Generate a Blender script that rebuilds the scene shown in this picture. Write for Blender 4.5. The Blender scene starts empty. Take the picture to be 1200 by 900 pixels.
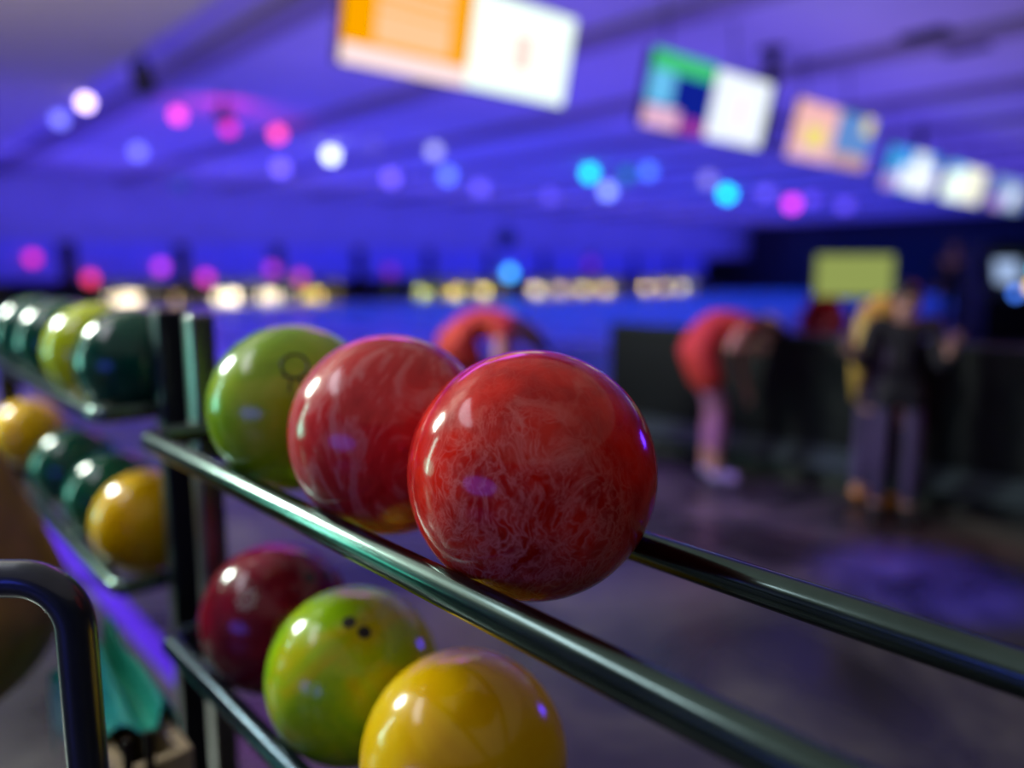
import bpy, bmesh, math, random
from mathutils import Vector, Matrix, Euler
random.seed(7)
SC = bpy.context.scene
COL = SC.collection
PI = math.pi
V = Vector

# ------------------------------------------------------------------ helpers
def lin(c):
    def f(v):
        v /= 255.0
        return v / 12.92 if v <= 0.04045 else ((v + 0.055) / 1.055) ** 2.4
    return (f(c[0]), f(c[1]), f(c[2]), 1.0)

def new_mat(name):
    m = bpy.data.materials.new(name)
    m.use_nodes = True
    nt = m.node_tree
    for n in list(nt.nodes):
        nt.nodes.remove(n)
    out = nt.nodes.new('ShaderNodeOutputMaterial')
    return m, nt, out

def principled(nt, out, rough=0.5, metal=0.0, spec=0.5, coat=0.0):
    b = nt.nodes.new('ShaderNodeBsdfPrincipled')
    b.inputs['Roughness'].default_value = rough
    b.inputs['Metallic'].default_value = metal
    b.inputs['Specular IOR Level'].default_value = spec
    b.inputs['Coat Weight'].default_value = coat
    b.inputs['Coat Roughness'].default_value = 0.06
    nt.links.new(b.outputs[0], out.inputs[0])
    return b

def ramp(nt, src, stops):
    r = nt.nodes.new('ShaderNodeValToRGB')
    e = r.color_ramp.elements
    e[0].position, e[0].color = stops[0][0], stops[0][1]
    e[1].position, e[1].color = stops[-1][0], stops[-1][1]
    for p, c in stops[1:-1]:
        q = e.new(p)
        q.color = c
    nt.links.new(src, r.inputs[0])
    return r.outputs[0]

def noise(nt, vec, scale, detail=3, rough=0.5, dist=0.0):
    n = nt.nodes.new('ShaderNodeTexNoise')
    n.inputs['Scale'].default_value = scale
    n.inputs['Detail'].default_value = detail
    n.inputs['Roughness'].default_value = rough
    n.inputs['Distortion'].default_value = dist
    nt.links.new(vec, n.inputs['Vector'])
    return n.outputs['Fac']

def math_node(nt, op, a, b=None, clamp=False):
    n = nt.nodes.new('ShaderNodeMath')
    n.operation = op
    n.use_clamp = clamp
    for i, v in enumerate((a, b)):
        if v is None:
            continue
        if isinstance(v, (int, float)):
            n.inputs[i].default_value = v
        else:
            nt.links.new(v, n.inputs[i])
    return n.outputs[0]

def mix(nt, fac, a, b):
    n = nt.nodes.new('ShaderNodeMix')
    n.data_type = 'RGBA'
    for i, v in ((0, fac), (6, a), (7, b)):
        if isinstance(v, (int, float)):
            n.inputs[i].default_value = v
        elif isinstance(v, tuple):
            n.inputs[i].default_value = v
        else:
            nt.links.new(v, n.inputs[i])
    return n.outputs[2]

def objvec(nt, scale=(1, 1, 1), loc=(0, 0, 0), rot=(0, 0, 0)):
    t = nt.nodes.new('ShaderNodeTexCoord')
    m = nt.nodes.new('ShaderNodeMapping')
    m.inputs['Scale'].default_value = scale
    m.inputs['Location'].default_value = loc
    m.inputs['Rotation'].default_value = rot
    nt.links.new(t.outputs['Object'], m.inputs['Vector'])
    return m.outputs[0]

def simple(name, rgb, rough=0.5, metal=0.0, spec=0.5, coat=0.0, var=0.12, scale=8.0, bump=0.0):
    """plain surface with a little procedural variation"""
    m, nt, out = new_mat(name)
    b = principled(nt, out, rough, metal, spec, coat)
    v = objvec(nt)
    n = noise(nt, v, scale, 4)
    c = lin(rgb)
    lo = tuple(x * (1 - var) for x in c[:3]) + (1,)
    hi = tuple(min(1, x * (1 + var)) for x in c[:3]) + (1,)
    nt.links.new(ramp(nt, n, [(0.3, lo), (0.7, hi)]), b.inputs['Base Color'])
    if bump:
        bp = nt.nodes.new('ShaderNodeBump')
        bp.inputs['Strength'].default_value = bump
        bp.inputs['Distance'].default_value = 0.01
        nt.links.new(n, bp.inputs['Height'])
        nt.links.new(bp.outputs[0], b.inputs['Normal'])
    return m

def glow(name, rgb, strength):
    m, nt, out = new_mat(name)
    e = nt.nodes.new('ShaderNodeEmission')
    e.inputs[0].default_value = lin(rgb)
    e.inputs[1].default_value = strength
    nt.links.new(e.outputs[0], out.inputs[0])
    try:
        m.cycles.emission_sampling = 'NONE'
    except Exception:
        pass
    return m

class MB:
    """collects shapes and links them as one mesh object"""
    def __init__(s):
        s.v, s.f = [], []
    def add(s, vs, fs):
        b = len(s.v)
        s.v += [tuple(p) for p in vs]
        s.f += [tuple(i + b for i in f) for f in fs]
        return s
    def box(s, c, d, rot=None, bev=0.0):
        bm = bmesh.new()
        bmesh.ops.create_cube(bm, size=1.0)
        for v in bm.verts:
            v.co = V((v.co.x * d[0], v.co.y * d[1], v.co.z * d[2]))
        if bev:
            bmesh.ops.bevel(bm, geom=list(bm.edges), offset=bev, segments=3, affect='EDGES', profile=0.5)
        M = Matrix.Translation(V(c)) @ (Euler(rot).to_matrix().to_4x4() if rot else Matrix())
        bm.verts.index_update()
        s.add([M @ v.co for v in bm.verts], [[v.index for v in f.verts] for f in bm.faces])
        bm.free()
        return s
    def ball(s, c, r, seg=32, rings=16, sc=(1, 1, 1), rot=None):
        vs, fs = [], []
        M = Euler(rot).to_matrix() if rot else Matrix.Identity(3)
        for i in range(rings + 1):
            t = PI * i / rings
            for j in range(seg):
                a = 2 * PI * j / seg
                p = V((math.sin(t) * math.cos(a) * r * sc[0], math.sin(t) * math.sin(a) * r * sc[1], math.cos(t) * r * sc[2]))
                vs.append(V(c) + M @ p)
        for i in range(rings):
            for j in range(seg):
                k = (j + 1) % seg
                a, b, d, e = i * seg + j, i * seg + k, (i + 1) * seg + k, (i + 1) * seg + j
                if i == 0:
                    fs.append((a, e, d))
                elif i == rings - 1:
                    fs.append((a, e, b))
                else:
                    fs.append((a, e, d, b))
        return s.add(vs, fs)
    def tube(s, pts, r, seg=16, closed=False, radii=None):
        pts = [V(p) for p in pts]
        n = len(pts)
        vs, fs = [], []
        up = None
        for i in range(n):
            a = pts[i - 1] if (i or closed) else pts[i]
            b = pts[(i + 1) % n] if (i < n - 1 or closed) else pts[i]
            t = (b - a).normalized()
            if up is None:
                up = t.orthogonal().normalized()
            up = (up - t * up.dot(t)).normalized()
            w = t.cross(up)
            rr = radii[i] if radii else r
            for j in range(seg):
                q = 2 * PI * j / seg
                vs.append(pts[i] + (up * math.cos(q) + w * math.sin(q)) * rr)
        for i in range(n if closed else n - 1):
            k = (i + 1) % n
            for j in range(seg):
                l = (j + 1) % seg
                fs.append((i * seg + j, i * seg + l, k * seg + l, k * seg + j))
        if not closed:
            fs.append(tuple(range(seg))[::-1])
            fs.append(tuple((n - 1) * seg + j for j in range(seg)))
        return s.add(vs, fs)
    def lathe(s, c, prof, seg=24, axis='Z'):
        vs, fs = [], []
        for (r, z) in prof:
            for j in range(seg):
                a = 2 * PI * j / seg
                p = V((r * math.cos(a), r * math.sin(a), z))
                if axis == 'X':
                    p = V((z, p.x, p.y))
                if axis == 'Y':
                    p = V((p.y, z, p.x))
                vs.append(V(c) + p)
        for i in range(len(prof) - 1):
            for j in range(seg):
                k = (j + 1) % seg
                fs.append((i * seg + j, i * seg + k, (i + 1) * seg + k, (i + 1) * seg + j))
        fs.append(tuple(range(seg))[::-1])
        fs.append(tuple((len(prof) - 1) * seg + j for j in range(seg)))
        return s.add(vs, fs)
    def grid(s, fn, nu, nv):
        vs = [fn(i / nu, j / nv) for i in range(nu + 1) for j in range(nv + 1)]
        fs = [(i * (nv + 1) + j, (i + 1) * (nv + 1) + j, (i + 1) * (nv + 1) + j + 1, i * (nv + 1) + j + 1) for i in range(nu) for j in range(nv)]
        return s.add(vs, fs)
    def build(s, name, mat, parent=None, smooth=True, angle=35, loc=None):
        me = bpy.data.meshes.new(name)
        me.from_pydata(s.v, [], s.f)
        bm = bmesh.new()
        bm.from_mesh(me)
        bmesh.ops.remove_doubles(bm, verts=bm.verts, dist=1e-6)
        bmesh.ops.recalc_face_normals(bm, faces=bm.faces)
        bm.to_mesh(me)
        bm.free()
        if smooth:
            me.shade_smooth()
            try:
                me.set_sharp_from_angle(angle=math.radians(angle))
            except Exception:
                pass
        me.materials.append(mat)
        o = bpy.data.objects.new(name, me)
        COL.objects.link(o)
        if parent:
            o.parent = parent
        if loc:
            o.location = loc
        return o

def arc_path(pts, rad, n=8):
    """polyline with rounded corners"""
    pts = [V(p) for p in pts]
    out = [pts[0]]
    for i in range(1, len(pts) - 1):
        a, b, c = pts[i - 1], pts[i], pts[i + 1]
        u, w = (a - b).normalized(), (c - b).normalized()
        p0, p1 = b + u * rad, b + w * rad
        for k in range(n + 1):
            t = k / n
            out.append((1 - t) ** 2 * p0 + 2 * t * (1 - t) * b + t * t * p1)
    out.append(pts[-1])
    return out

def round_path(pts, rad, n=10):
    """polyline with true circular corners (right angles)"""
    pts = [V(p) for p in pts]
    out = [pts[0]]
    for i in range(1, len(pts) - 1):
        a, b, c = pts[i - 1], pts[i], pts[i + 1]
        u, w = (a - b).normalized(), (c - b).normalized()
        ctr = b + (u + w) * rad
        for k in range(n + 1):
            t = PI / 2 * k / n
            out.append(ctr - w * rad * math.cos(t) - u * rad * math.sin(t))
    out.append(pts[-1])
    return out

def tag(o, label, cat, group=None, kind=None):
    o['label'] = label
    o['category'] = cat
    if group:
        o['group'] = group
    if kind:
        o['kind'] = kind
    return o

def thing(name, label, cat, loc=(0, 0, 0), group=None, rot=(0, 0, 0)):
    o = bpy.data.objects.new(name, None)
    COL.objects.link(o)
    o.location = loc
    o.rotation_euler = rot
    o.empty_display_size = 0.05
    return tag(o, label, cat, group)

def struct(name, mb, mat, smooth=False):
    o = mb.build(name, mat, smooth=smooth)
    o['kind'] = 'structure'
    return o

def area(name, loc, target, sx, sy, rgb, power, spread=PI, shape='RECTANGLE'):
    l = bpy.data.lights.new(name, 'AREA')
    l.shape = shape
    l.size, l.size_y = sx, sy
    l.color = lin(rgb)[:3]
    l.energy = power
    l.spread = spread
    o = bpy.data.objects.new(name, l)
    COL.objects.link(o)
    o.location = loc
    o.rotation_euler = (V(target) - V(loc)).to_track_quat('-Z', 'Y').to_euler()
    return o

def spot(name, loc, target, rgb, power, ang, blend=0.4, rad=0.05):
    l = bpy.data.lights.new(name, 'SPOT')
    l.color = lin(rgb)[:3]
    l.energy = power
    l.spot_size = math.radians(ang)
    l.spot_blend = blend
    l.shadow_soft_size = rad
    o = bpy.data.objects.new(name, l)
    COL.objects.link(o)
    o.location = loc
    o.rotation_euler = (V(target) - V(loc)).to_track_quat('-Z', 'Y').to_euler()
    return o

def point(name, loc, rgb, power, rad=0.1):
    l = bpy.data.lights.new(name, 'POINT')
    l.color = lin(rgb)[:3]
    l.energy = power
    l.shadow_soft_size = rad
    o = bpy.data.objects.new(name, l)
    COL.objects.link(o)
    o.location = loc
    return o

# ------------------------------------------------------------------ camera
CAM_H = 1.05
cam = bpy.data.cameras.new('camera')
cam.sensor_fit = 'HORIZONTAL'
cam.sensor_width = 36.0
cam.lens = 27.0
cam.clip_start = 0.02
cam.clip_end = 200
cam.dof.use_dof = True
cam.dof.focus_distance = 0.615
cam.dof.aperture_fstop = 0.027 / 0.0200
camo = bpy.data.objects.new('camera', cam)
COL.objects.link(camo)
camo.location = (0, 0, CAM_H)
camo.rotation_euler = (math.radians(90 - 8.3), 0, math.radians(-42.0))
SC.camera = camo

# ------------------------------------------------------------------ materials
M = {}
M['chrome'] = simple('rail_chrome', (80, 98, 94), 0.18, 1.0, var=0.15, scale=20)
M['rail_shaded'] = simple('rail_chrome_shaded', (40, 56, 70), 0.24, 0.75, var=0.15, scale=20)  # shaded copy of the chrome: weaker light on the lower tier put into the colour
M['post_dark'] = simple('post_dark', (22, 25, 34), 0.35, 0.4, var=0.2)
M['post_steel'] = simple('post_steel', (120, 122, 118), 0.3, 0.9, var=0.2)
M['hoop'] = simple('hoop_blue', (34, 43, 58), 0.3, 0.3, coat=0.4, var=0.2, scale=30)
M['black'] = simple('black_plastic', (14, 14, 18), 0.5)
M['hole'] = simple('hole_shade', (40, 38, 34), 0.8)
M['ink'] = simple('ink', (22, 34, 12), 0.4)
M['crest'] = simple('crest_grey', (196, 168, 172), 0.4)
M['brown'] = simple('seat_brown', (146, 110, 44), 0.7, var=0.3, scale=14)
M['redseat'] = simple('seat_red', (150, 22, 34), 0.4)
M['teal'] = simple('teal_cloth', (48, 190, 160), 0.55, var=0.15, scale=30, bump=0.1)
M['wood'] = simple('bin_wood', (204, 188, 142), 0.6, var=0.2, scale=25)
M['bracket'] = simple('bracket', (58, 48, 40), 0.4, 0.6)
M['bench'] = simple('bench_dark', (18, 19, 23), 0.6, 0, 0.2, var=0.25, scale=3)
M['plinth'] = simple('bench_plinth', (40, 50, 58), 0.7, 0, 0.25, var=0.2, scale=4)

def mat_red_veined():
    m, nt, out = new_mat('ball_red_veined')
    b = principled(nt, out, 0.13, 0, 0.25, 0.1)
    v = objvec(nt)
    # warp the coordinates so that the veins pull out into threads
    w = nt.nodes.new('ShaderNodeTexNoise')
    w.inputs['Scale'].default_value = 11
    w.inputs['Detail'].default_value = 2
    nt.links.new(v, w.inputs['Vector'])
    va = nt.nodes.new('ShaderNodeVectorMath')
    va.operation = 'MULTIPLY_ADD'
    nt.links.new(w.outputs['Color'], va.inputs[0])
    va.inputs[1].default_value = (0.09, 0.09, 0.09)
    nt.links.new(v, va.inputs[2])
    st = nt.nodes.new('ShaderNodeMapping')
    st.inputs['Rotation'].default_value = (0.3, 0.5, 0.9)
    st.inputs['Scale'].default_value = (1.0, 1.0, 0.55)
    nt.links.new(va.outputs[0], st.inputs['Vector'])
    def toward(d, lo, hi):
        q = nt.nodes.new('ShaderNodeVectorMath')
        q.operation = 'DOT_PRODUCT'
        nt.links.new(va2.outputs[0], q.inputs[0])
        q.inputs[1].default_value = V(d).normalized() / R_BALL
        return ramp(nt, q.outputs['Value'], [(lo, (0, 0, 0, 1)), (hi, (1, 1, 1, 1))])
    R_BALL = 0.108
    va2 = nt.nodes.new('ShaderNodeVectorMath')
    va2.operation = 'MULTIPLY_ADD'
    nt.links.new(w.outputs['Color'], va2.inputs[0])
    va2.inputs[1].default_value = (0.06, 0.06, 0.06)
    nt.links.new(v, va2.inputs[2])
    n1 = noise(nt, st.outputs[0], 60, 5, 0.64, 0.5)
    ridge = math_node(nt, 'ABSOLUTE', math_node(nt, 'SUBTRACT', n1, 0.5))
    vein = ramp(nt, ridge, [(0.0, (1, 1, 1, 1)), (0.03, (0.4, 0.4, 0.4, 1)), (0.09, (0, 0, 0, 1))])
    vo = nt.nodes.new('ShaderNodeTexVoronoi')
    vo.feature = 'DISTANCE_TO_EDGE'
    vo.inputs['Scale'].default_value = 84
    wv = nt.nodes.new('ShaderNodeTexNoise')
    wv.inputs['Scale'].default_value = 45
    wv.inputs['Detail'].default_value = 3
    nt.links.new(v, wv.inputs['Vector'])
    vb = nt.nodes.new('ShaderNodeVectorMath')
    vb.operation = 'MULTIPLY_ADD'
    nt.links.new(wv.outputs['Color'], vb.inputs[0])
    vb.inputs[1].default_value = (0.028, 0.028, 0.028)
    nt.links.new(st.outputs[0], vb.inputs[2])
    nt.links.new(vb.outputs[0], vo.inputs['Vector'])
    cell = ramp(nt, vo.outputs['Distance'], [(0.0, (1, 1, 1, 1)), (0.05, (0.5, 0.5, 0.5, 1)), (0.17, (0, 0, 0, 1))])
    patch = noise(nt, v, 30, 3, 0.6)
    cell = math_node(nt, 'MULTIPLY', cell, ramp(nt, patch, [(0.38, (0, 0, 0, 1)), (0.6, (1, 1, 1, 1))]))
    net = math_node(nt, 'MAXIMUM', math_node(nt, 'MULTIPLY', vein, 0.75), cell)
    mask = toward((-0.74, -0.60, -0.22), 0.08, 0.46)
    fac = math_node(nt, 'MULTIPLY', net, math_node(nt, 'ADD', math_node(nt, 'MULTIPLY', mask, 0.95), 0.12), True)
    milk = noise(nt, va.outputs[0], 17, 3, 0.5, 1.4)
    milk = ramp(nt, milk, [(0.52, (0, 0, 0, 1)), (0.64, (0.32, 0.32, 0.32, 1)), (0.8, (0.5, 0.5, 0.5, 1))])
    deep = noise(nt, v, 24, 3)
    base = ramp(nt, deep, [(0.35, lin((182, 8, 8))), (0.65, lin((232, 36, 18)))])
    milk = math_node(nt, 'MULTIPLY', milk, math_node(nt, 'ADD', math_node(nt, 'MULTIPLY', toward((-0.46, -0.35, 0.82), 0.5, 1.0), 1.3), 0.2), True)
    c = mix(nt, milk, base, lin((232, 120, 104)))
    c = mix(nt, math_node(nt, 'MULTIPLY', fac, 0.72), c, lin((246, 140, 126)))
    nt.links.new(c, b.inputs['Base Color'])
    return m

def mat_swirl(name, stops, scale=14, dist=2.5, stretch=(1, 1, 1), rot=(0, 0, 0), rough=0.16, detail=4):
    m, nt, out = new_mat(name)
    b = principled(nt, out, rough, 0, 0.35, 0.1)
    v = objvec(nt, stretch, (0.3, 0.1, 0.7), rot)
    n = noise(nt, v, scale, detail, 0.55, dist)
    nt.links.new(ramp(nt, n, [(p, lin(c)) for p, c in stops]), b.inputs['Base Color'])
    return m

M['b_red'] = mat_red_veined()
M['b_rose'] = mat_swirl('ball_rose_swirl', [(0.3, (176, 20, 26)), (0.48, (206, 44, 44)), (0.56, (214, 104, 100)), (0.7, (196, 40, 40))], 9, 2.2, (1, 2.2, 0.7), (0.2, 0.5, 0.4))
M['b_green'] = mat_swirl('ball_olive_green', [(0.3, (96, 136, 8)), (0.55, (136, 176, 22)), (0.75, (164, 190, 50))], 12, 1.0)
M['b_maroon'] = mat_swirl('ball_maroon', [(0.3, (84, 8, 24)), (0.6, (126, 14, 38)), (0.8, (140, 20, 54))], 10, 1.0)
M['b_lime'] = mat_swirl('ball_lime', [(0.3, (116, 178, 14)), (0.5, (160, 196, 18)), (0.62, (196, 188, 10)), (0.75, (176, 196, 110))], 7, 1.2)
M['b_yellow'] = mat_swirl('ball_amber', [(0.3, (232, 172, 2)), (0.55, (240, 190, 4)), (0.8, (246, 206, 50))], 9, 1.2)
M['b_dkgreen'] = mat_swirl('ball_dark_green', [(0.3, (2, 52, 40)), (0.6, (4, 84, 62)), (0.8, (6, 96, 70))], 9, 1.0, rough=0.12)
M['b_chart'] = mat_swirl('ball_chartreuse', [(0.3, (176, 196, 4)), (0.7, (206, 220, 10))], 9, 1.0)

def mat_floor():
    m, nt, out = new_mat('floor_polished')
    b = principled(nt, out, 0.3, 0, 0.5)
    v = objvec(nt)
    n1 = noise(nt, v, 1.6, 4, 0.6, 0.8)
    n2 = noise(nt, v, 14, 4, 0.6)
    c1 = ramp(nt, n1, [(0.35, lin((36, 34, 36))), (0.5, lin((60, 56, 58))), (0.68, lin((98, 92, 88)))])
    c2 = ramp(nt, n2, [(0.35, (0.75, 0.75, 0.75, 1)), (0.65, (1, 1, 1, 1))])
    n = nt.nodes.new('ShaderNodeMix')
    n.data_type = 'RGBA'
    n.blend_type = 'MULTIPLY'
    n.inputs[0].default_value = 1.0
    nt.links.new(c1, n.inputs[6])
    nt.links.new(c2, n.inputs[7])
    nt.links.new(n.outputs[2], b.inputs['Base Color'])
    nt.links.new(ramp(nt, n1, [(0.3, (0.2, 0.2, 0.2, 1)), (0.7, (0.42, 0.42, 0.42, 1))]), b.inputs['Roughness'])
    return m
M['floor'] = mat_floor()

def mat_planks(name, rgb, rough):
    m, nt, out = new_mat(name)
    b = principled(nt, out, rough, 0, 0.5)
    v = objvec(nt, (25, 0.6, 1))
    n = noise(nt, v, 1.0, 2)
    c = lin(rgb)
    nt.links.new(ramp(nt, n, [(0.3, tuple(x * 0.75 for x in c[:3]) + (1,)), (0.7, c)]), b.inputs['Base Color'])
    return m
M['lane'] = mat_planks('lane_boards', (170, 160, 176), 0.22)
M['gutter'] = simple('gutter', (36, 36, 48), 0.5)
M['ceil'] = simple('ceiling_paint', (176, 170, 190), 0.9, var=0.04, scale=1.5)
M['beam'] = simple('beam_paint', (132, 122, 138), 0.9, var=0.06)
M['soffit'] = simple('soffit_paint', (170, 166, 164), 0.9, var=0.04)
M['wall'] = simple('wall_paint', (150, 146, 168), 0.85, var=0.06, scale=1)
M['wall_dark'] = simple('wall_dark', (26, 26, 40), 0.8, var=0.15, scale=1)
M['mask'] = simple('masking_blue', (120, 124, 190), 0.6, var=0.15, scale=1.2)
M['pit'] = simple('pit_dark', (14, 14, 20), 0.8)
M['pin'] = simple('pin_white', (236, 230, 214), 0.35)
M['pin_red'] = simple('pin_stripe', (190, 30, 34), 0.4)
M['violet_sheen'] = simple('violet_sheen', (92, 40, 230), 0.25, var=0.06)  # violet light mirrored in the floor, put into the colour
M['fixture'] = simple('fixture_black', (16, 15, 20), 0.5)

# ------------------------------------------------------------------ the setting
XL, XR, YB, YF = -5.0, 40.3, -5.0, 24.3
CZ = 3.7
struct('floor', MB().box(((XL + XR) / 2, (YB + 26) / 2, -0.05), (XR - XL, 26 - YB, 0.1)), M['floor'])
struct('ceiling', MB().box(((XL + XR) / 2, (YB + 26) / 2, CZ + 0.05), (XR - XL, 26 - YB, 0.1)), M['ceil'])
struct('wall_left', MB().box((XL - 0.05, (YB + 26) / 2, CZ / 2), (0.1, 26 - YB, CZ)), M['wall'])
struct('wall_right', MB().box((XR + 0.05, (YB + 26) / 2, CZ / 2), (0.1, 26 - YB, CZ)), M['wall_dark'])
struct('wall_back', MB().box(((XL + XR) / 2, YB - 0.05, CZ / 2), (XR - XL, 0.1, CZ)), M['wall_dark'])
struct('wall_far', MB().box(((XL + XR) / 2, YF + 0.06, (CZ + 1.85) / 2), (XR - XL, 0.1, CZ - 1.85)), M['wall'])
struct('wall_pit', MB().box(((XL + XR) / 2, 25.95, 0.95), (XR - XL, 0.1, 1.9)), M['pit'])
# dropped soffit at the left, over the racks
struct('trim_soffit', MB().box(((XL + 2.72) / 2, (YB + YF) / 2, 3.5), (2.72 - XL, YF - YB, 0.39)), M['soffit'])
# ceiling beams running along the lanes
for i in range(12):
    x = 3.85 + i * 3.0
    struct('trim_beam', MB().box((x, (YB + YF) / 2, CZ - 0.05), (0.42, YF - YB - 0.02, 0.095)), M['beam'])
struct('floor_violet_sheen', MB().box((0.615, 2.75, 0.003), (0.065, 2.2, 0.005)), M['violet_sheen'])  # no real trim: a strip of painted floor reflection

# lanes
LP = 1.53
LANES = [6.9 + LP * k for k in range(-6, 22)]
bed = gl = None
for i, x in enumerate(LANES):
    t = thing('bowling_lane', 'glossy blue-lit bowling lane running back to the pins', 'bowling lane', (x, 7.0, 0), 'bowling lanes')
    if bed is None:
        bed = MB().box((0, 8.525, 0.012), (1.06, 17.05, 0.022)).build('bed', M['lane'], t, smooth=False)
        g = MB()
        prof = []
        for k in range(9):
            a = PI * k / 8
            prof.append((0.645 - 0.1 * math.cos(a), 0.03 - 0.022 * math.sin(a)))
        vs, fs = [], []
        for (px, pz) in prof:
            vs += [(px, 0, pz), (px, 17.05, pz), (px, 0, pz - 0.006), (px, 17.05, pz - 0.006)]
        for k in range(8):
            a = 4 * k
            fs += [(a, a + 1, a + 5, a + 4), (a + 2, a + 6, a + 7, a + 3), (a, a + 4, a + 6, a + 2), (a + 1, a + 3, a + 7, a + 5)]
        gl = g.add(vs, fs).build('gutter', M['gutter'], t)
    else:
        for src in (bed, gl):
            c = src.copy()
            COL.objects.link(c)
            c.parent = t

# masking panels above the pins
for k in range(12):
    x0 = 2.2 - 3.06 + 3.06 * k
    if x0 + 3.06 > XR:
        break
    lab = 'blue masking panel above the pin decks along the far wall'
    t = thing('masking_panel', lab, 'masking panel', (x0 + 1.53, YF - 0.14, 0.8), 'masking panels above the pins')
    MB().box((0, 0, 0.55), (2.62, 0.06, 1.1), bev=0.01).build('panel', M['mask'], t)
    MB().box((1.53, 0.02, 0.54), (0.34, 0.08, 1.08), bev=0.01).build('end_post', M['pit'], t)
    MB().box((1.53, 0.02, -0.40), (0.06, 0.06, 0.79), bev=0.005).build('support', M['pit'], t)
# pin deck dividers
div = None
for i, x in enumerate([LANES[0] - LP / 2 + LP * k for k in range(len(LANES) + 1)]):
    if x < XL + .2 or x > XR - .2:
        continue
    if div is None:
        div = MB().box((0, 0, 0.39), (0.10, 1.3, 0.77), bev=0.01).build('kickback_divider', M['pit'])
        o = div
    else:
        o = div.copy()
        COL.objects.link(o)
    o.location = (x, 25.0, 0.023)
    tag(o, 'dark low divider wall between two pin decks', 'divider', 'dividers between the pin decks')

struct('floor_pin_deck', MB().box(((XL + XR) / 2, 25.05, 0.0115), (XR - XL, 1.68, 0.021)), M['lane'])
# pins
PIN_PROF = [(0.0255, 0), (0.029, 0.02), (0.045, 0.06), (0.0605, 0.115), (0.057, 0.16), (0.042, 0.205), (0.0275, 0.24), (0.0235, 0.262), (0.025, 0.29), (0.031, 0.325), (0.0323, 0.343), (0.029, 0.362), (0.018, 0.376), (0.004, 0.381)]
pin0 = None
def put_pin(x, y):
    global pin0
    if pin0 is None:
        pin0 = MB().lathe((0, 0, 0), PIN_PROF, 18).build('bowling_pin', M['pin'])
        st = MB().lathe((0, 0, 0), [(0.0268, 0.243), (0.0242, 0.258), (0.0246, 0.262), (0.0244, 0.266), (0.0255, 0.28)], 18).build('neck_stripe', M['pin_red'], pin0)
        o = pin0
    else:
        o = pin0.copy()
        COL.objects.link(o)
        c = pin0.children[0].copy()
        COL.objects.link(c)
        c.parent = o
    o.location = (x, y, 0.0235)
    tag(o, 'white bowling pin standing lit on the far pin deck', 'bowling pin', 'pins on the far decks')

PINS = {6.6: (10, 1.0, (255, 244, 214)), 8.43: (2, 0.35, (255, 224, 130)), 10.15: (10, 1.5, (255, 246, 214)), 11.75: (10, 1.5, (255, 244, 216)),
        13.05: (6, 1.1, (255, 228, 90)), 17.61: (6, 0.9, (226, 244, 120)), 19.0: (10, 1.1, (255, 232, 90)), 20.67: (6, 1.1, (255, 238, 120)),
        23.15: (6, 1.0, (255, 240, 190)), 24.6: (5, 0.9, (255, 226, 190)), 27.45: (7, 1.0, (255, 234, 140)), 29.0: (7, 1.0, (255, 230, 140)),
        30.8: (7, 1.0, (255, 228, 150)), 32.9: (10, 1.0, (255, 228, 150)), 34.9: (10, 1.2, (255, 244, 210))}
FULL = [(0, 0), (-1, 1), (1, 1), (-2, 2), (0, 2), (2, 2), (-3, 3), (-1, 3), (1, 3), (3, 3)]
PIN_LIGHT = 62
for px, (n, s, col) in PINS.items():
    x = min(LANES, key=lambda q: abs(q - px))
    for (a, r) in FULL[:n]:
        put_pin(x + a * 0.1524, 24.55 + r * 0.264)
    area('pin_deck_lamp', (x, 24.3, 0.74), (x, 25.0, 0.2), 0.9, 0.06, col, PIN_LIGHT * s)

# ------------------------------------------------------------------ racks
R, RT = 0.108, 0.0155
TIERS = [(0.449, 0.876), (0.459, 0.547)]
HW = 0.096
DZ = math.sqrt((R + RT) ** 2 - HW ** 2)
def rack(label, y0, y1, far, near):
    t = thing('ball_rack', label, 'ball rack', (0.449, (y0 + y1) / 2, 0), 'ball racks')
    L = V((0.449, (y0 + y1) / 2, 0))
    for (bx, bz) in TIERS:
        z = bz - DZ
        loop = [(bx - HW, (y0 + y1) / 2, z), (bx - HW, y1, z), (bx + HW, y1, z), (bx + HW, y0, z), (bx - HW, y0, z), (bx - HW, (y0 + y1) / 2, z)]
        pts = round_path(loop, 0.028, 8)[:-1]
        MB().tube([V(p) - L for p in pts], RT, 20, closed=True).build('shelf_rail', M['rail_shaded'] if (bz < 0.6 and y0 < 0) else M['chrome'], t)
    for (y, (m, wx, dx)) in ((y1 + RT + 0.021, far), (y0 - RT - 0.021, near)):
        p = V((0.449 + dx, y, 0.49)) - L
        MB().box(p, (wx, 0.04, 0.985), bev=0.006).build('post', m, t)
        MB().box((p.x, p.y, 0.02), (0.18, 0.05, 0.03), bev=0.008).build('foot', m, t)
    return t
rack('near chrome tube ball rack holding the two red balls', -0.62, 1.225, (M['post_steel'], 0.04, 0.006), (M['post_steel'], 0.04, 0))
rack('further chrome tube ball rack holding dark green and yellow balls', 1.485, 2.98, (M['post_dark'], 0.06, 0), (M['post_dark'], 0.058, 0.022))

# ------------------------------------------------------------------ balls
def surf_pt(n, u, w, a, b, r):
    d = (n * R + u * a + w * b).normalized()
    return d * r
def stroke(mb, n, pts, wid=0.0008, closed=False, r=R * 1.0015, up=(0, 0, 1)):
    n = V(n).normalized()
    w = (V(up) - n * V(up).dot(n)).normalized()
    u = w.cross(n)
    mb.tube([surf_pt(n, u, w, a, b, r) for a, b in pts], wid, 8, closed)

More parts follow.
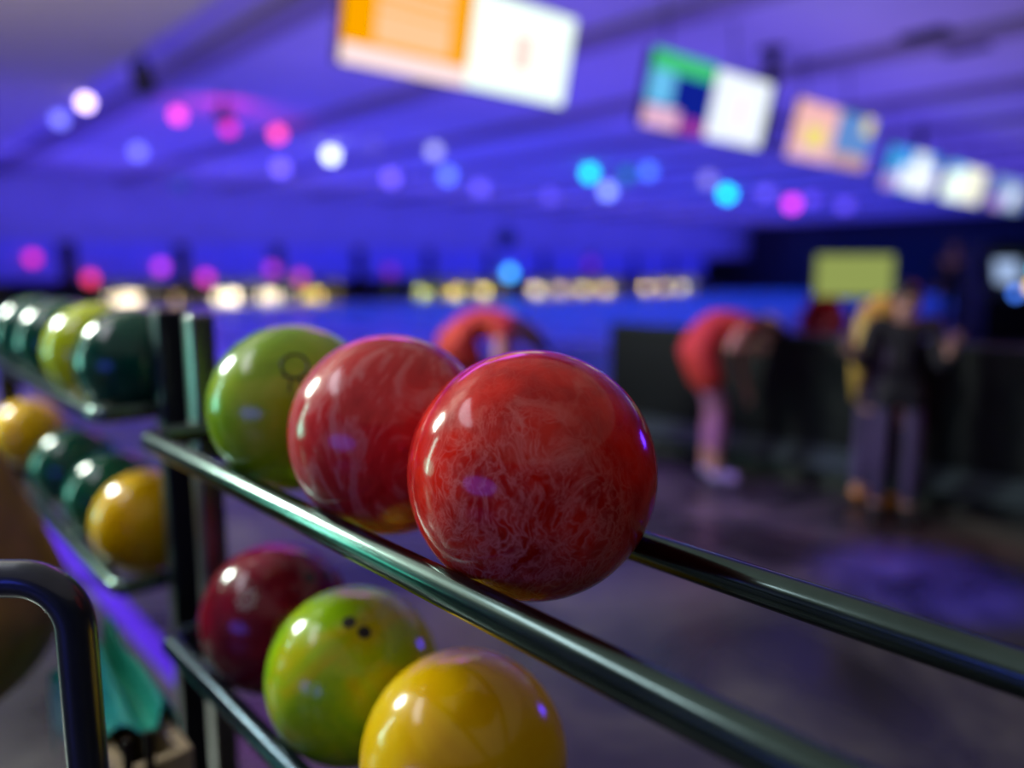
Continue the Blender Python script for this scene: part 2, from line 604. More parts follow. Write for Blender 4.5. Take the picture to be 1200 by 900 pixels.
def circ(cx, cy, r, n=28, ry=None):
    return [(cx + r * math.cos(2 * PI * k / n), cy + (ry or r) * math.sin(2 * PI * k / n)) for k in range(n)]

def bowling_ball(tier, y, mat, label, seg=128, spin=(0, 0, 0), grp='balls on the racks', holes=()):
    bx, bz = TIERS[tier]
    mb = MB().ball((0, 0, 0), R, seg, seg // 2)
    o = mb.build('bowling_ball', M[mat], angle=180)
    o.location = (bx, y, bz)
    tag(o, label, 'bowling ball', grp)
    if holes:
        bm = bmesh.new()
        bm.from_mesh(o.data)
        bm.free()
        cut = MB()
        for h in holes:
            d = V(h).normalized()
            cut2 = MB().tube([d * 0.06, d * 0.13], 0.0125, 28).build('cutter', M['hole'])
            cut2.location = o.location
            bo = o.modifiers.new('hole', 'BOOLEAN')
            bo.operation = 'DIFFERENCE'
            bo.object = cut2
            bo.solver = 'EXACT'
            bpy.context.view_layer.update()
            dg = bpy.context.evaluated_depsgraph_get()
            me = bpy.data.meshes.new_from_object(o.evaluated_get(dg))
            o.modifiers.clear()
            o.data = me
            bpy.data.objects.remove(cut2)
            MB().tube([d * 0.062, d * 0.1055], 0.01245, 28).build('finger_hole', M['hole'], o)
        o.data.shade_smooth()
        o.data.set_sharp_from_angle(angle=math.radians(40))
    return o

b1 = bowling_ball(0, 0.4726, 'b_red', 'large red bowling ball with pale veins, nearest on the top rail', 192)
b2 = bowling_ball(0, 0.6962, 'b_rose', 'rose red bowling ball with milky swirls between red and green balls', 160)
b3 = bowling_ball(0, 0.9222, 'b_green', 'olive green bowling ball with dark round emblem on top rail', 160)
c1 = bowling_ball(1, 0.585, 'b_yellow', 'amber yellow bowling ball cut by the bottom edge, lower rail', 160)
c2 = bowling_ball(1, 0.81, 'b_lime', 'lime green bowling ball with two finger holes on lower rail', 160)
c3 = bowling_ball(1, 1.0286, 'b_maroon', 'maroon bowling ball with pale crest on the lower rail', 160)

d1 = bowling_ball(0, 1.5664 + 0.02, 'b_dkgreen', 'dark green bowling ball against the dark post, further top rail', 64)
d2 = bowling_ball(0, 1.856, 'b_chart', 'chartreuse bowling ball between dark green balls, further top rail', 64)
d3 = bowling_ball(0, 2.168, 'b_dkgreen', 'dark green bowling ball just behind the chartreuse one, top rail', 64)
d4 = bowling_ball(0, 2.47, 'b_dkgreen', 'dark green bowling ball cut by the left edge, top rail', 64)
e1 = bowling_ball(1, 1.612, 'b_yellow', 'yellow bowling ball by the post on the further lower rail', 64)
e2 = bowling_ball(1, 1.835, 'b_dkgreen', 'dark green bowling ball directly behind yellow ball, further lower rail', 64)
e3 = bowling_ball(1, 2.19, 'b_dkgreen', 'dark green bowling ball in front of orange-yellow ball, further lower rail', 64)
e4 = bowling_ball(1, 2.78, 'b_yellow', 'orange-yellow bowling ball farthest along the further lower rail', 64)

# marks on the balls
mb = MB()
stroke(mb, (-0.335, -0.73, 0.596), circ(0, 0.0, 0.0155, ry=0.0165), 0.0015, True)
stroke(mb, (-0.335, -0.73, 0.596), [(-0.006, -0.0165), (-0.0075, -0.034)], 0.0013)
stroke(mb, (-0.335, -0.73, 0.596), [(0.006, -0.0165), (0.0075, -0.034)], 0.0013)
stroke(mb, (-0.335, -0.73, 0.596), [(-0.016, -0.012), (0.0, -0.0185), (0.016, -0.012)], 0.0008)
mb.build('emblem', M['ink'], b3)['label'] = 'dark round emblem with a short stem'
mb = MB()
N = (-0.611, -0.514, 0.603)
stroke(mb, N, circ(0, 0, 0.0055), 0.0009, True)
stroke(mb, N, circ(0, 0, 0.0105), 0.0007, True)
for k in range(8):
    a = 2 * PI * k / 8
    stroke(mb, N, [(0.0115 * math.cos(a), 0.0115 * math.sin(a)), (0.016 * math.cos(a + .2), 0.016 * math.sin(a + .2)), (0.0115 * math.cos(a + .5), 0.0115 * math.sin(a + .5))], 0.0011)
mb.build('crest', M['crest'], c3)['label'] = 'pale grey printed crest'
def finger_hole(o, n):
    n = V(n).normalized()
    u = n.orthogonal().normalized()
    w = n.cross(u)
    mb = MB()
    # bevelled mouth of the hole: a ring that dips into the ball, under a dark disc whose colour stands for the hole's shade
    rings = [(0.0080, 0.0002), (0.0074, 0.0005), (0.0068, 0.0002), (0.0064, -0.003)]
    S = 28
    vs, fs = [], []
    for (rr, h) in rings:
        for k in range(S):
            a = 2 * PI * k / S
            d = (n * math.sqrt(max(0, R * R - rr * rr)) + (u * math.cos(a) + w * math.sin(a)) * rr)
            vs.append(d + n * h)
    for i in range(len(rings) - 1):
        for k in range(S):
            l = (k + 1) % S
            fs.append((i * S + k, i * S + l, (i + 1) * S + l, (i + 1) * S + k))
    base = []
    for k in range(S):
        a = 2 * PI * k / S
        d = (n * math.sqrt(R * R - 0.0071 ** 2) + (u * math.cos(a) + w * math.sin(a)) * 0.0071)
        base.append(d + n * 0.0009)
    b = len(vs)
    vs += base
    fs.append(tuple(range(b, b + S)))
    mb.add(vs, fs)
    mb.build('finger_hole', M['hole'], o)
finger_hole(c2, (-0.182, -0.588, 0.788))
finger_hole(c2, (-0.267, -0.414, 0.87))
finger_hole(c3, (0.177, -0.667, 0.724))
finger_hole(c3, (0.47, -0.60, 0.645))

# ------------------------------------------------------------------ hoop frame in front
t = thing('hoop_frame', 'dark blue steel tube hoop with rounded corners beside the racks', 'tube frame', (0.141, 0.727, 0))
a0, a1 = V((0, 0, 0.02)), V((-0.37, 0.335, 0.02))
pts = round_path([a0, V((0, 0, 0.787)), V((-0.37, 0.335, 0.787)), a1], 0.045, 12)
MB().tube(pts, 0.0165, 24).build('hoop', M['hoop'], t)
for a in (a0, a1):
    MB().lathe((a.x, a.y, 0), [(0.026, 0.0), (0.028, 0.006), (0.024, 0.03), (0.0175, 0.04)], 20).build('rubber_foot', M['black'], t)

# ------------------------------------------------------------------ moulded seats
def bucket_seat(label, loc, rotz, mat, group=None, zb=0.33, zt=0.78, w=0.21):
    t = thing('bucket_seat', label, 'seat', loc, group, (0, 0, rotz))
    H = zt - zb
    def shell(u, v):
        ang = math.radians(-118 + 236 * u)
        if v < 0.45:
            q = v / 0.45 * PI / 2
            r, z = w * math.sin(q), zb + 0.42 * H * (1 - math.cos(q))
        else:
            q = (v - 0.45) / 0.55
            r = w * (1 - 0.32 * q ** 1.3)
            side = (abs(2 * u - 1)) ** 3
            z = zb + 0.42 * H + 0.58 * H * q * (1 - 0.72 * side)
        return V((-math.cos(ang) * r, math.sin(ang) * r, z))
    o = MB().grid(shell, 36, 26).build('shell', mat, t, angle=60)
    sol = o.modifiers.new('thickness', 'SOLIDIFY')
    sol.thickness = 0.018
    MB().lathe((0.03, 0, zb + 0.05), [(0.09, 0), (0.15, 0.025), (0.165, 0.045), (0.14, 0.06), (0.02, 0.065)], 32).build('seat_pad', mat, t)
    MB().lathe((0, 0, 0.0), [(0.17, 0.0), (0.17, 0.02), (0.06, 0.05), (0.045, 0.1), (0.045, zb - 0.05), (0.10, zb - 0.01), (0.10, zb + 0.004)], 28).build('pedestal', M['black'], t)
    return t
bucket_seat('dark brown moulded bucket seat behind the blue hoop frame', (0.065, 1.60, 0), math.radians(80), M['brown'], zb=0.275, zt=0.80, w=0.235)
bucket_seat('dark red moulded seat beyond the dark bench', (7.69, 3.75, 0), math.radians(200), M['redseat'], zb=0.36, zt=0.80, w=0.24)

# ------------------------------------------------------------------ wooden bin with cloth
t = thing('wooden_bin', 'narrow beige wooden bin under the teal cloth beside the rack', 'bin', (0.295, 1.25, 0))
x0, x1, y0, y1, zz, th = -0.05, 0.05, -0.175, 0.17, 0.36, 0.017
mb = MB()
mb.box(((x0 + th / 2), 0, zz / 2 + .005), (th, y1 - y0, zz), bev=0.003)
mb.box(((x1 - th / 2), 0, zz / 2 + .005), (th, y1 - y0, zz), bev=0.003)
mb.box((0, y0 + th / 2, zz / 2 + .005), (x1 - x0 - 2 * th, th, zz), bev=0.003)
mb.box((0, y1 - th / 2, zz / 2 + .005), (x1 - x0 - 2 * th, th, zz), bev=0.003)
mb.box((0, 0, 0.02), (x1 - x0 - 2 * th, y1 - y0 - 2 * th, 0.015))
mb.build('box', M['wood'], t, smooth=False)
for bx in (-0.040, -0.012):
    MB().box((bx, y0 - 0.006, 0.362), (0.012, 0.008, 0.12), rot=(0.06, 0, 0), bev=0.002).build('bracket', M['bracket'], t)
def cloth(u, v):
    # draped across both long sides of the bin: two folds running along it
    x = 0.234 + 0.121 * u + 0.003 * math.sin(6 * v + 1)
    y = 1.15 + 0.30 * v + 0.018 * math.sin(u * 9)
    f1 = math.exp(-((u - 0.80) / 0.115) ** 2)
    f2 = math.exp(-((u - 0.34 - 0.10 * v) / 0.14) ** 2)
    z = 0.376 + f1 * (0.030 + 0.035 * v) + f2 * (0.012 + 0.085 * math.sin(min(1, v * 1.15) * PI / 2)) + 0.004 * math.sin(11 * v + 5 * u)
    if u < 0.07:
        z = 0.378 - (0.07 - u) / 0.07 * 0.10
        x = 0.2355
    if u > 0.955:
        z = 0.378 - (u - 0.955) / 0.045 * 0.07
        x = 0.3545
    if v > 0.93:
        z -= (v - 0.93) * 1.0
        y += 0.02
    return V((x, y, z))
o = MB().grid(cloth, 60, 50).build('teal_cloth', M['teal'], angle=180)
sol = o.modifiers.new('thickness', 'SOLIDIFY')
sol.thickness = 0.003
tag(o, 'teal folded cloth bunched up in the narrow wooden bin', 'cloth')

# ------------------------------------------------------------------ bench
t = thing('long_bench', 'long low dark bench with plinth beside the standing people', 'bench', (3.66, 1.2, 0))
MB().box((0.035, 0, 0.455), (0.07, 3.9, 0.53), bev=0.012).build('back_panel', M['bench'], t)
MB().box((0.035, 0, 0.728), (0.10, 3.92, 0.022), bev=0.008).build('top_cap', M['plinth'], t)
def ledge(u, v):
    return V((-0.075 + 0.075 * v, -1.95 + 3.9 * u, 0.10 + 0.09 * v))
mb = MB()
mb.add([(-0.08, -1.95, 0.09), (-0.08, 1.95, 0.09), (0.0, 1.95, 0.19), (0.0, -1.95, 0.19), (0.45, -1.95, 0.09), (0.45, 1.95, 0.09), (0.45, 1.95, 0.19), (0.45, -1.95, 0.19)],
       [(0, 3, 2, 1), (3, 7, 6, 2), (4, 5, 6, 7), (0, 1, 5, 4), (0, 4, 7, 3), (1, 2, 6, 5)])
mb.build('plinth', M['plinth'], t, smooth=False)
MB().box((0.03, 0, 0.045), (0.06, 3.86, 0.088)).build('plinth_shade', M['black'], t, smooth=False)  # added black board, the shade under the plinth made solid
MB().box((0.27, 0, 0.40), (0.38, 3.86, 0.09), bev=0.03).build('seat', M['bench'], t)
for k in range(7):
    y = -1.8 + 0.6 * k
    MB().lathe((-0.02, y, 0), [(0.03, 0), (0.034, 0.01), (0.03, 0.06), (0.04, 0.095)], 14).build('foot', M['black'], t)
    MB().box((0.27, y, 0.275), (0.34, 0.03, 0.16)).build('support', M['black'], t)

# ------------------------------------------------------------------ people
def skin_mesh(name, nodes, edges, mat, parent, root, levels=2):
    """nodes: {key: (pos, radius)}; grows one continuous tapering surface"""
    me = bpy.data.meshes.new(name)
    bm = bmesh.new()
    lay = bm.verts.layers.skin.verify()
    vm = {}
    for k, (p, r) in nodes.items():
        v = bm.verts.new(V(p))
        rr = r if isinstance(r, tuple) else (r, r)
        v[lay].radius = rr
        v[lay].use_root = (k == root)
        vm[k] = v
    for a, b in edges:
        bm.edges.new((vm[a], vm[b]))
    bm.to_mesh(me)
    bm.free()
    o = bpy.data.objects.new(name, me)
    COL.objects.link(o)
    o.modifiers.new('skin', 'SKIN').use_smooth_shade = True
    s = o.modifiers.new('sub', 'SUBSURF')
    s.levels = s.render_levels = levels
    bpy.context.view_layer.update()
    dg = bpy.context.evaluated_depsgraph_get()
    m2 = bpy.data.meshes.new_from_object(o.evaluated_get(dg))
    bpy.data.objects.remove(o)
    m2.name = name
    m2.materials.clear()
    m2.materials.append(mat)
    m2.shade_smooth()
    q = bpy.data.objects.new(name, m2)
    COL.objects.link(q)
    q.parent = parent
    return q

M['skin'] = simple('skin', (196, 140, 118), 0.5, var=0.06)
M['skin_pale'] = simple('skin_pale', (214, 160, 150), 0.5, var=0.06)
M['hair_black'] = simple('hair_black', (14, 11, 12), 0.5, var=0.3, scale=60)
M['hair_blond'] = simple('hair_blond', (222, 176, 84), 0.5, var=0.25, scale=60)
M['eye'] = simple('eye', (24, 18, 18), 0.2)
M['red_cloth'] = simple('red_cloth', (196, 48, 40), 0.75, var=0.1, scale=20)
M['orange_cloth'] = simple('orange_red_cloth', (206, 62, 38), 0.75, var=0.1, scale=20)
M['yellow_cloth'] = simple('yellow_cloth', (206, 160, 52), 0.7, var=0.15, scale=20)
M['purple_cloth'] = simple('purple_cloth', (72, 54, 100), 0.75, var=0.15, scale=20)
M['purple_coat'] = simple('purple_coat', (66, 46, 84), 0.75, var=0.15, scale=20)
M['dark_cloth'] = simple('dark_cloth', (30, 24, 38), 0.8, var=0.2, scale=20)
M['lit_legs'] = simple('legs_violet_lit', (158, 96, 140), 0.7, var=0.1, scale=20)  # bare legs, the purple light on them put into the colour
M['shoe_pale'] = simple('shoe_pale', (176, 166, 206), 0.5)
M['shoe_orange'] = simple('shoe_orange', (232, 140, 30), 0.5)
M['shoe_dark'] = simple('shoe_dark', (24, 22, 28), 0.5)

def person(label, loc, rotz, J, k, skin, top, legs, shoes, hair, long_top=0.5, sleeves='short', hair_long=False, leg_cover=1.0, bw=1.0):
    """J: joints in the person's own frame (x forward, y left, z up); k: scale of the radii"""
    t = thing('person', label, 'person', loc, 'people in the bowling hall', (0, 0, rotz))
    J = {q: V(p) for q, p in J.items()}
    N, E = {}, []
    def nd(n, p, r):
        N[n] = (V(p), (r[0] * k, r[1] * k) if isinstance(r, tuple) else r * k)
    def ch(*ns):
        for a, b in zip(ns, ns[1:]):
            E.append((a, b))
    nd('pelvis', J['pelvis'], (0.125 * bw, 0.10 * bw))
    nd('belly', J['belly'], (0.115 * bw, 0.09 * bw))
    nd('chest', J['chest'], (0.13 * bw, 0.10 * bw))
    nd('neck', J['neck'], 0.048)
    hd = (J['head'] - J['neck']).normalized()
    nd('jaw', J['head'] - hd * 0.05 * k, 0.062)
    nd('skull', J['head'] + hd * 0.035 * k, 0.082)
    nd('crown', J['head'] + hd * 0.10 * k, 0.05)
    ch('pelvis', 'belly', 'chest', 'neck', 'jaw', 'skull', 'crown')
    look = J['look'].normalized()
    nd('nose', J['head'] + look * 0.105 * k - hd * 0.005 * k, 0.014)
    E.append(('jaw', 'nose'))
    up = hd
    side = up.cross(look).normalized()
    for sgn, L in ((1, 'l'), (-1, 'r')):
        nd('ear' + L, J['head'] + side * sgn * 0.092 * k, 0.016)
        E.append(('skull', 'ear' + L))
        nd('sh' + L, J['sh' + L], 0.055)
        nd('el' + L, J['el' + L], 0.040)
        nd('wr' + L, J['wr' + L], 0.027)
        ch('chest', 'sh' + L, 'el' + L, 'wr' + L)
        fd = (J['wr' + L] - J['el' + L]).normalized()
        sd = fd.cross(V((1, 0.2, 0.1))).normalized()
        palm = J['wr' + L] + fd * 0.055 * k
        nrm = fd.cross(sd).normalized()
        nd('pm' + L, palm, (0.036, 0.018))
        ch('wr' + L, 'pm' + L)
        for i, (off, ln) in enumerate(((-0.030, 0.062), (-0.010, 0.074), (0.010, 0.078), (0.030, 0.070))):
            b = palm + sd * off * k + fd * 0.035 * k
            m_ = b + fd * ln * 0.5 * k + nrm * 0.006 * k
            e_ = b + fd * ln * 0.95 * k + nrm * 0.022 * k
            for q, p, r in (('a', b, 0.0095), ('b', m_, 0.0085), ('c', e_, 0.0065)):
                nd('f%d%s%s' % (i, q, L), p, r)
            ch('pm' + L, 'f%da%s' % (i, L), 'f%db%s' % (i, L), 'f%dc%s' % (i, L))
        b = palm - sd * 0.045 * k - fd * 0.005 * k
        e_ = b - sd * 0.018 * k + fd * 0.035 * k + nrm * 0.012 * k
        nd('tha' + L, b, 0.011)
        nd('thb' + L, e_, 0.008)
        ch('pm' + L, 'tha' + L, 'thb' + L)
        nd('hip' + L, J['hip' + L], 0.085 * bw)
        nd('kn' + L, J['kn' + L], 0.055)
        nd('ca' + L, J['kn' + L].lerp(J['an' + L], 0.35), 0.055)
        nd('an' + L, J['an' + L], 0.036)
        nd('he' + L, J['an' + L] + V((0.0, 0, -0.035 * k)), 0.034)
        nd('to' + L, J['an' + L] + V((0.15 * k, sgn * 0.02 * k, -0.05 * k)), 0.028)
        ch('pelvis', 'hip' + L, 'kn' + L, 'ca' + L, 'an' + L, 'he' + L, 'to' + L)
    skin_mesh('body', N, E, skin, t, 'pelvis')
    for sgn in (1, -1):
        MB().ball(J['head'] + look * 0.078 * k + side * sgn * 0.032 * k + up * 0.012 * k, 0.012 * k, 12, 8).build('eye', M['eye'], t)
    MB().ball(J['head'] + look * 0.083 * k - up * 0.042 * k, 0.02 * k, 12, 8, (0.5, 1, 0.35)).build('mouth', M['red_cloth'], t)
    # hair: a cap over the back and the top of the skull
    cap = MB()
    c0 = J['head'] + hd * 0.035 * k - look * 0.018 * k
    Q = Matrix((look, side, up)).transposed()
    def cf(u, v):
        a = math.radians(-180 + 360 * u)
        fr = 0.5 + 0.5 * math.cos(a)
        lim = math.radians(62 + (118 if not hair_long else 100) * (1 - fr) ** 0.8 * 0.62 + 8)
        b = v * lim
        return c0 + Q @ V((math.sin(b) * math.cos(a) * 0.106, math.sin(b) * math.sin(a) * 0.102, math.cos(b) * 0.112)) * k
    cap.grid(cf, 28, 12)
    if hair_long:
        bk = c0 - look * 0.085 * k
        cap.tube([bk + up * 0.04 * k, bk - up * 0.06 * k - look * 0.02 * k, bk - up * 0.3 * k - look * 0.03 * k, bk - up * 0.55 * k - look * 0.02 * k], 0.05 * k, 14, radii=[0.05 * k, 0.065 * k, 0.055 * k, 0.02 * k])
    h = cap.build('hair', hair, t, angle=180)
    sm = h.modifiers.new('thickness', 'SOLIDIFY')
    sm.thickness = 0.012 * k
    # top
    T, F = {}, []
    def td(n, p, r):
        T[n] = (V(p), (r[0] * k, r[1] * k) if isinstance(r, tuple) else r * k)
    td('pelvis', J['pelvis'], (0.142 * bw, 0.118 * bw))
    td('belly', J['belly'], (0.132 * bw, 0.106 * bw))
    td('chest', J['chest'], (0.145 * bw, 0.116 * bw))
    td('collar', J['chest'].lerp(J['neck'], 0.75), 0.062)
    F += [('pelvis', 'belly'), ('belly', 'chest'), ('chest', 'collar')]
    for L in 'lr':
        td('sh' + L, J['sh' + L], 0.07)
        F.append(('chest', 'sh' + L))
        if sleeves == 'short':
            td('sl' + L, J['sh' + L].lerp(J['el' + L], 0.55), 0.062)
            F.append(('sh' + L, 'sl' + L))
        else:
            td('sl' + L, J['el' + L], 0.055)
            td('cu' + L, J['wr' + L].lerp(J['el' + L], 0.08), 0.042)
            F += [('sh' + L, 'sl' + L), ('sl' + L, 'cu' + L)]
        td('hip' + L, J['hip' + L], 0.122 * bw)
        td('hem' + L, J['hip' + L].lerp(J['kn' + L], long_top), 0.106 * bw)
        F += [('pelvis', 'hip' + L), ('hip' + L, 'hem' + L)]
    skin_mesh('top', T, F, top, t, 'pelvis')
    if legs is not None:
        for L in 'lr':
            G = {'a': (J['hip' + L].lerp(J['kn' + L], 0.05), 0.094 * k * bw), 'b': (J['kn' + L], 0.064 * k),
                 'c': (J['kn' + L].lerp(J['an' + L], 0.35), 0.062 * k), 'd': (J['kn' + L].lerp(J['an' + L], leg_cover * 0.95), 0.048 * k)}
            skin_mesh('trouser_leg', G, [('a', 'b'), ('b', 'c'), ('c', 'd')], legs, t, 'a')
    for L, sgn in (('l', 1), ('r', -1)):
        a = J['an' + L]
        G = {'a': (a + V((0, 0, 0.005)), 0.05 * k), 'b': (a + V((0.0, 0, -0.035 * k)), 0.05 * k), 'c': (a + V((0.08 * k, sgn * 0.01 * k, -0.042 * k)), (0.046 * k, 0.04 * k)),
             'd': (a + V((0.16 * k, sgn * 0.02 * k, -0.052 * k)), (0.042 * k, 0.03 * k))}
        s = skin_mesh('shoe', G, [('a', 'b'), ('b', 'c'), ('c', 'd')], shoes, t, 'a')
    # stand on the floor
    bpy.context.view_layer.update()
    lo = min((c.matrix_world @ v.co).z for c in t.children if c.name.startswith('shoe') for v in c.data.vertices)
    t.location.z -= lo - 0.002
    return t

RZ = math.radians(-42)
bend = dict(pelvis=(-0.13, 0, 0.76), belly=(-0.04, 0, 0.82), chest=(0.07, 0, 0.825), neck=(0.165, 0, 0.815), head=(0.235, 0, 0.80), look=(0.75, 0, -0.66),
            shl=(0.10, 0.12, 0.80), ell=(0.13, 0.14, 0.64), wrl=(0.17, 0.12, 0.50), shr=(0.09, -0.12, 0.80), elr=(0.00, -0.17, 0.70), wrr=(0.075, -0.16, 0.705),
            hipl=(-0.12, 0.07, 0.70), hipr=(-0.12, -0.07, 0.70), knl=(-0.0, 0.075, 0.40), knr=(-0.01, -0.075, 0.40), anl=(-0.03, 0.075, 0.08), anr=(-0.02, -0.075, 0.08))
person('person in a red top bending over in front of the dark bench', (3.30, 2.13, 0), RZ, bend, 0.74, M['skin'], M['red_cloth'], M['lit_legs'], M['shoe_pale'], M['hair_black'], 0.75, leg_cover=0.8)  # leg covers paint violet light over bare legs
b2j = dict(bend)
for q, p in bend.items():
    if q in ('pelvis', 'belly', 'chest', 'neck', 'head', 'shl', 'ell', 'wrl', 'shr', 'elr', 'wrr'):
        b2j[q] = (p[0] + 0.04, p[1], p[2] + (0.02 if q == 'pelvis' else -0.01))
b2j['head'] = (0.27, 0, 0.735)
b2j['neck'] = (0.20, 0, 0.78)
b2j['look'] = (0.4, 0, -0.9)
b2j['elr'] = (0.12, -0.17, 0.62)
b2j['wrr'] = (0.18, -0.16, 0.46)
person('person in orange-red top bending down behind the red bowling balls', (2.47, 3.01, 0), RZ, b2j, 0.86, M['skin'], M['orange_cloth'], M['dark_cloth'], M['shoe_dark'], M['hair_black'], 0.6)
def standing(h, arm=0.0):
    s = h / 1.7
    d = dict(pelvis=(0, 0, 0.92), belly=(0, 0, 1.08), chest=(0, 0, 1.28), neck=(0, 0, 1.45), head=(0.01, 0, 1.56), look=(1, 0, 0),
             shl=(0, 0.18, 1.37), ell=(-0.02, 0.23, 1.10), wrl=(0.05, 0.24, 0.86), shr=(0, -0.18, 1.37), elr=(-0.02, -0.23, 1.10), wrr=(0.05, -0.24, 0.86),
             hipl=(0, 0.09, 0.86), hipr=(0, -0.09, 0.86), knl=(0.02, 0.10, 0.48), knr=(0.02, -0.10, 0.48), anl=(-0.02, 0.10, 0.09), anr=(-0.02, -0.10, 0.09))
    return {q: (p if q == 'look' else tuple(c * s for c in p)) for q, p in d.items()}
ja = standing(0.93)
s_ = 0.93 / 1.7
for q in ('shl', 'ell', 'wrl', 'shr', 'elr', 'wrr'):
    ja[q] = (ja[q][0] + 0.02, ja[q][1] * 0.62, ja[q][2])
ja['neck'] = (0.0, 0, 0.735)
ja['head'] = (0.01, 0, 0.835)
person('small child with long blond hair and orange shoes at bench', (3.46, 1.427, 0), RZ + 0.35, ja, 0.70, M['skin_pale'], M['purple_coat'], M['purple_cloth'], M['shoe_orange'], M['hair_blond'], 0.2, 'long', True, bw=0.62)
jb = standing(1.05)
jb['neck'] = (0.0, 0, 0.835)
jb['head'] = (0.01, 0, 0.925)
jb['ell'] = (0.05, 0.14, 0.66)
jb['wrl'] = (0.13, 0.15, 0.74)
jb['elr'] = (0.07, -0.16, 0.66)
jb['wrr'] = (0.15, -0.20, 0.73)
person('small child in dark purple clothes with one arm held out', (3.335, 1.275, 0), RZ - 1.9, jb, 0.62, M['skin_pale'], M['dark_cloth'], M['purple_cloth'], M['shoe_dark'], M['hair_black'], 0.3, 'long', bw=0.75)
person('dark-clothed adult standing far beyond the dark bench', (14.16, 4.72, 0), RZ + math.radians(-100), standing(1.58), 0.95, M['skin'], M['dark_cloth'], M['dark_cloth'], M['shoe_dark'], M['hair_black'], 0.4, 'long')

# ------------------------------------------------------------------ overhead screens
def gl(c, s=1.0, n=[0]):
    n[0] += 1
    return glow('screen_light_%d' % n[0], c, s)
GW = gl((238, 255, 244), 1.25)
GWB = gl((236, 244, 255), 1.15)
BZ = M['fixture']
SCREENS = [
    ('orange', 'twin overhead screen, orange half and white half, largest and nearest'),
    ('green', 'twin overhead screen, green-topped blue half and white half'),
    ('pastel', 'overhead twin screen with pink, yellow and blue picture'),
    ('cyan', 'overhead twin screen with cyan, lilac and white picture'),
    ('white', 'mostly white overhead screen, fifth along the row'),
    ('pale', 'pale blue overhead screen cut by the right edge'),
]
OR, PO, PK = gl((255, 168, 0), 1.0), gl((255, 200, 150), 1.05), gl((255, 214, 204), 1.15)
WS = gl((255, 226, 226), 1.1)
PAL = {n: gl(c, s) for n, c, s in (('gr', (70, 210, 130), 0.9), ('cy', (110, 200, 250), 0.95), ('bl', (20, 40, 170), 0.7), ('lp', (240, 190, 220), 0.95), ('mg', (190, 70, 190), 0.7),
     ('ye', (246, 226, 130), 1.0), ('pk', (250, 190, 190), 1.0), ('sb', (110, 160, 235), 0.8), ('tn', (226, 176, 170), 0.8), ('aq', (70, 170, 250), 0.9), ('li', (200, 160, 240), 0.9), ('wy', (250, 250, 226), 1.1), ('pb', (150, 180, 240), 0.8))}
TILT = math.radians(-13)
SH, SW = 0.68, 1.06
def panel(par, name, mat, u0, u1, w0, w1, y=0.006):
    """u: 0..1 along a half, w: 0..1 up"""
    return MB().box(((u0 + u1) / 2, -0.036 - y, (w0 + w1) / 2), (abs(u1 - u0), 0.004, abs(w1 - w0))).build(name, mat, par, smooth=False)
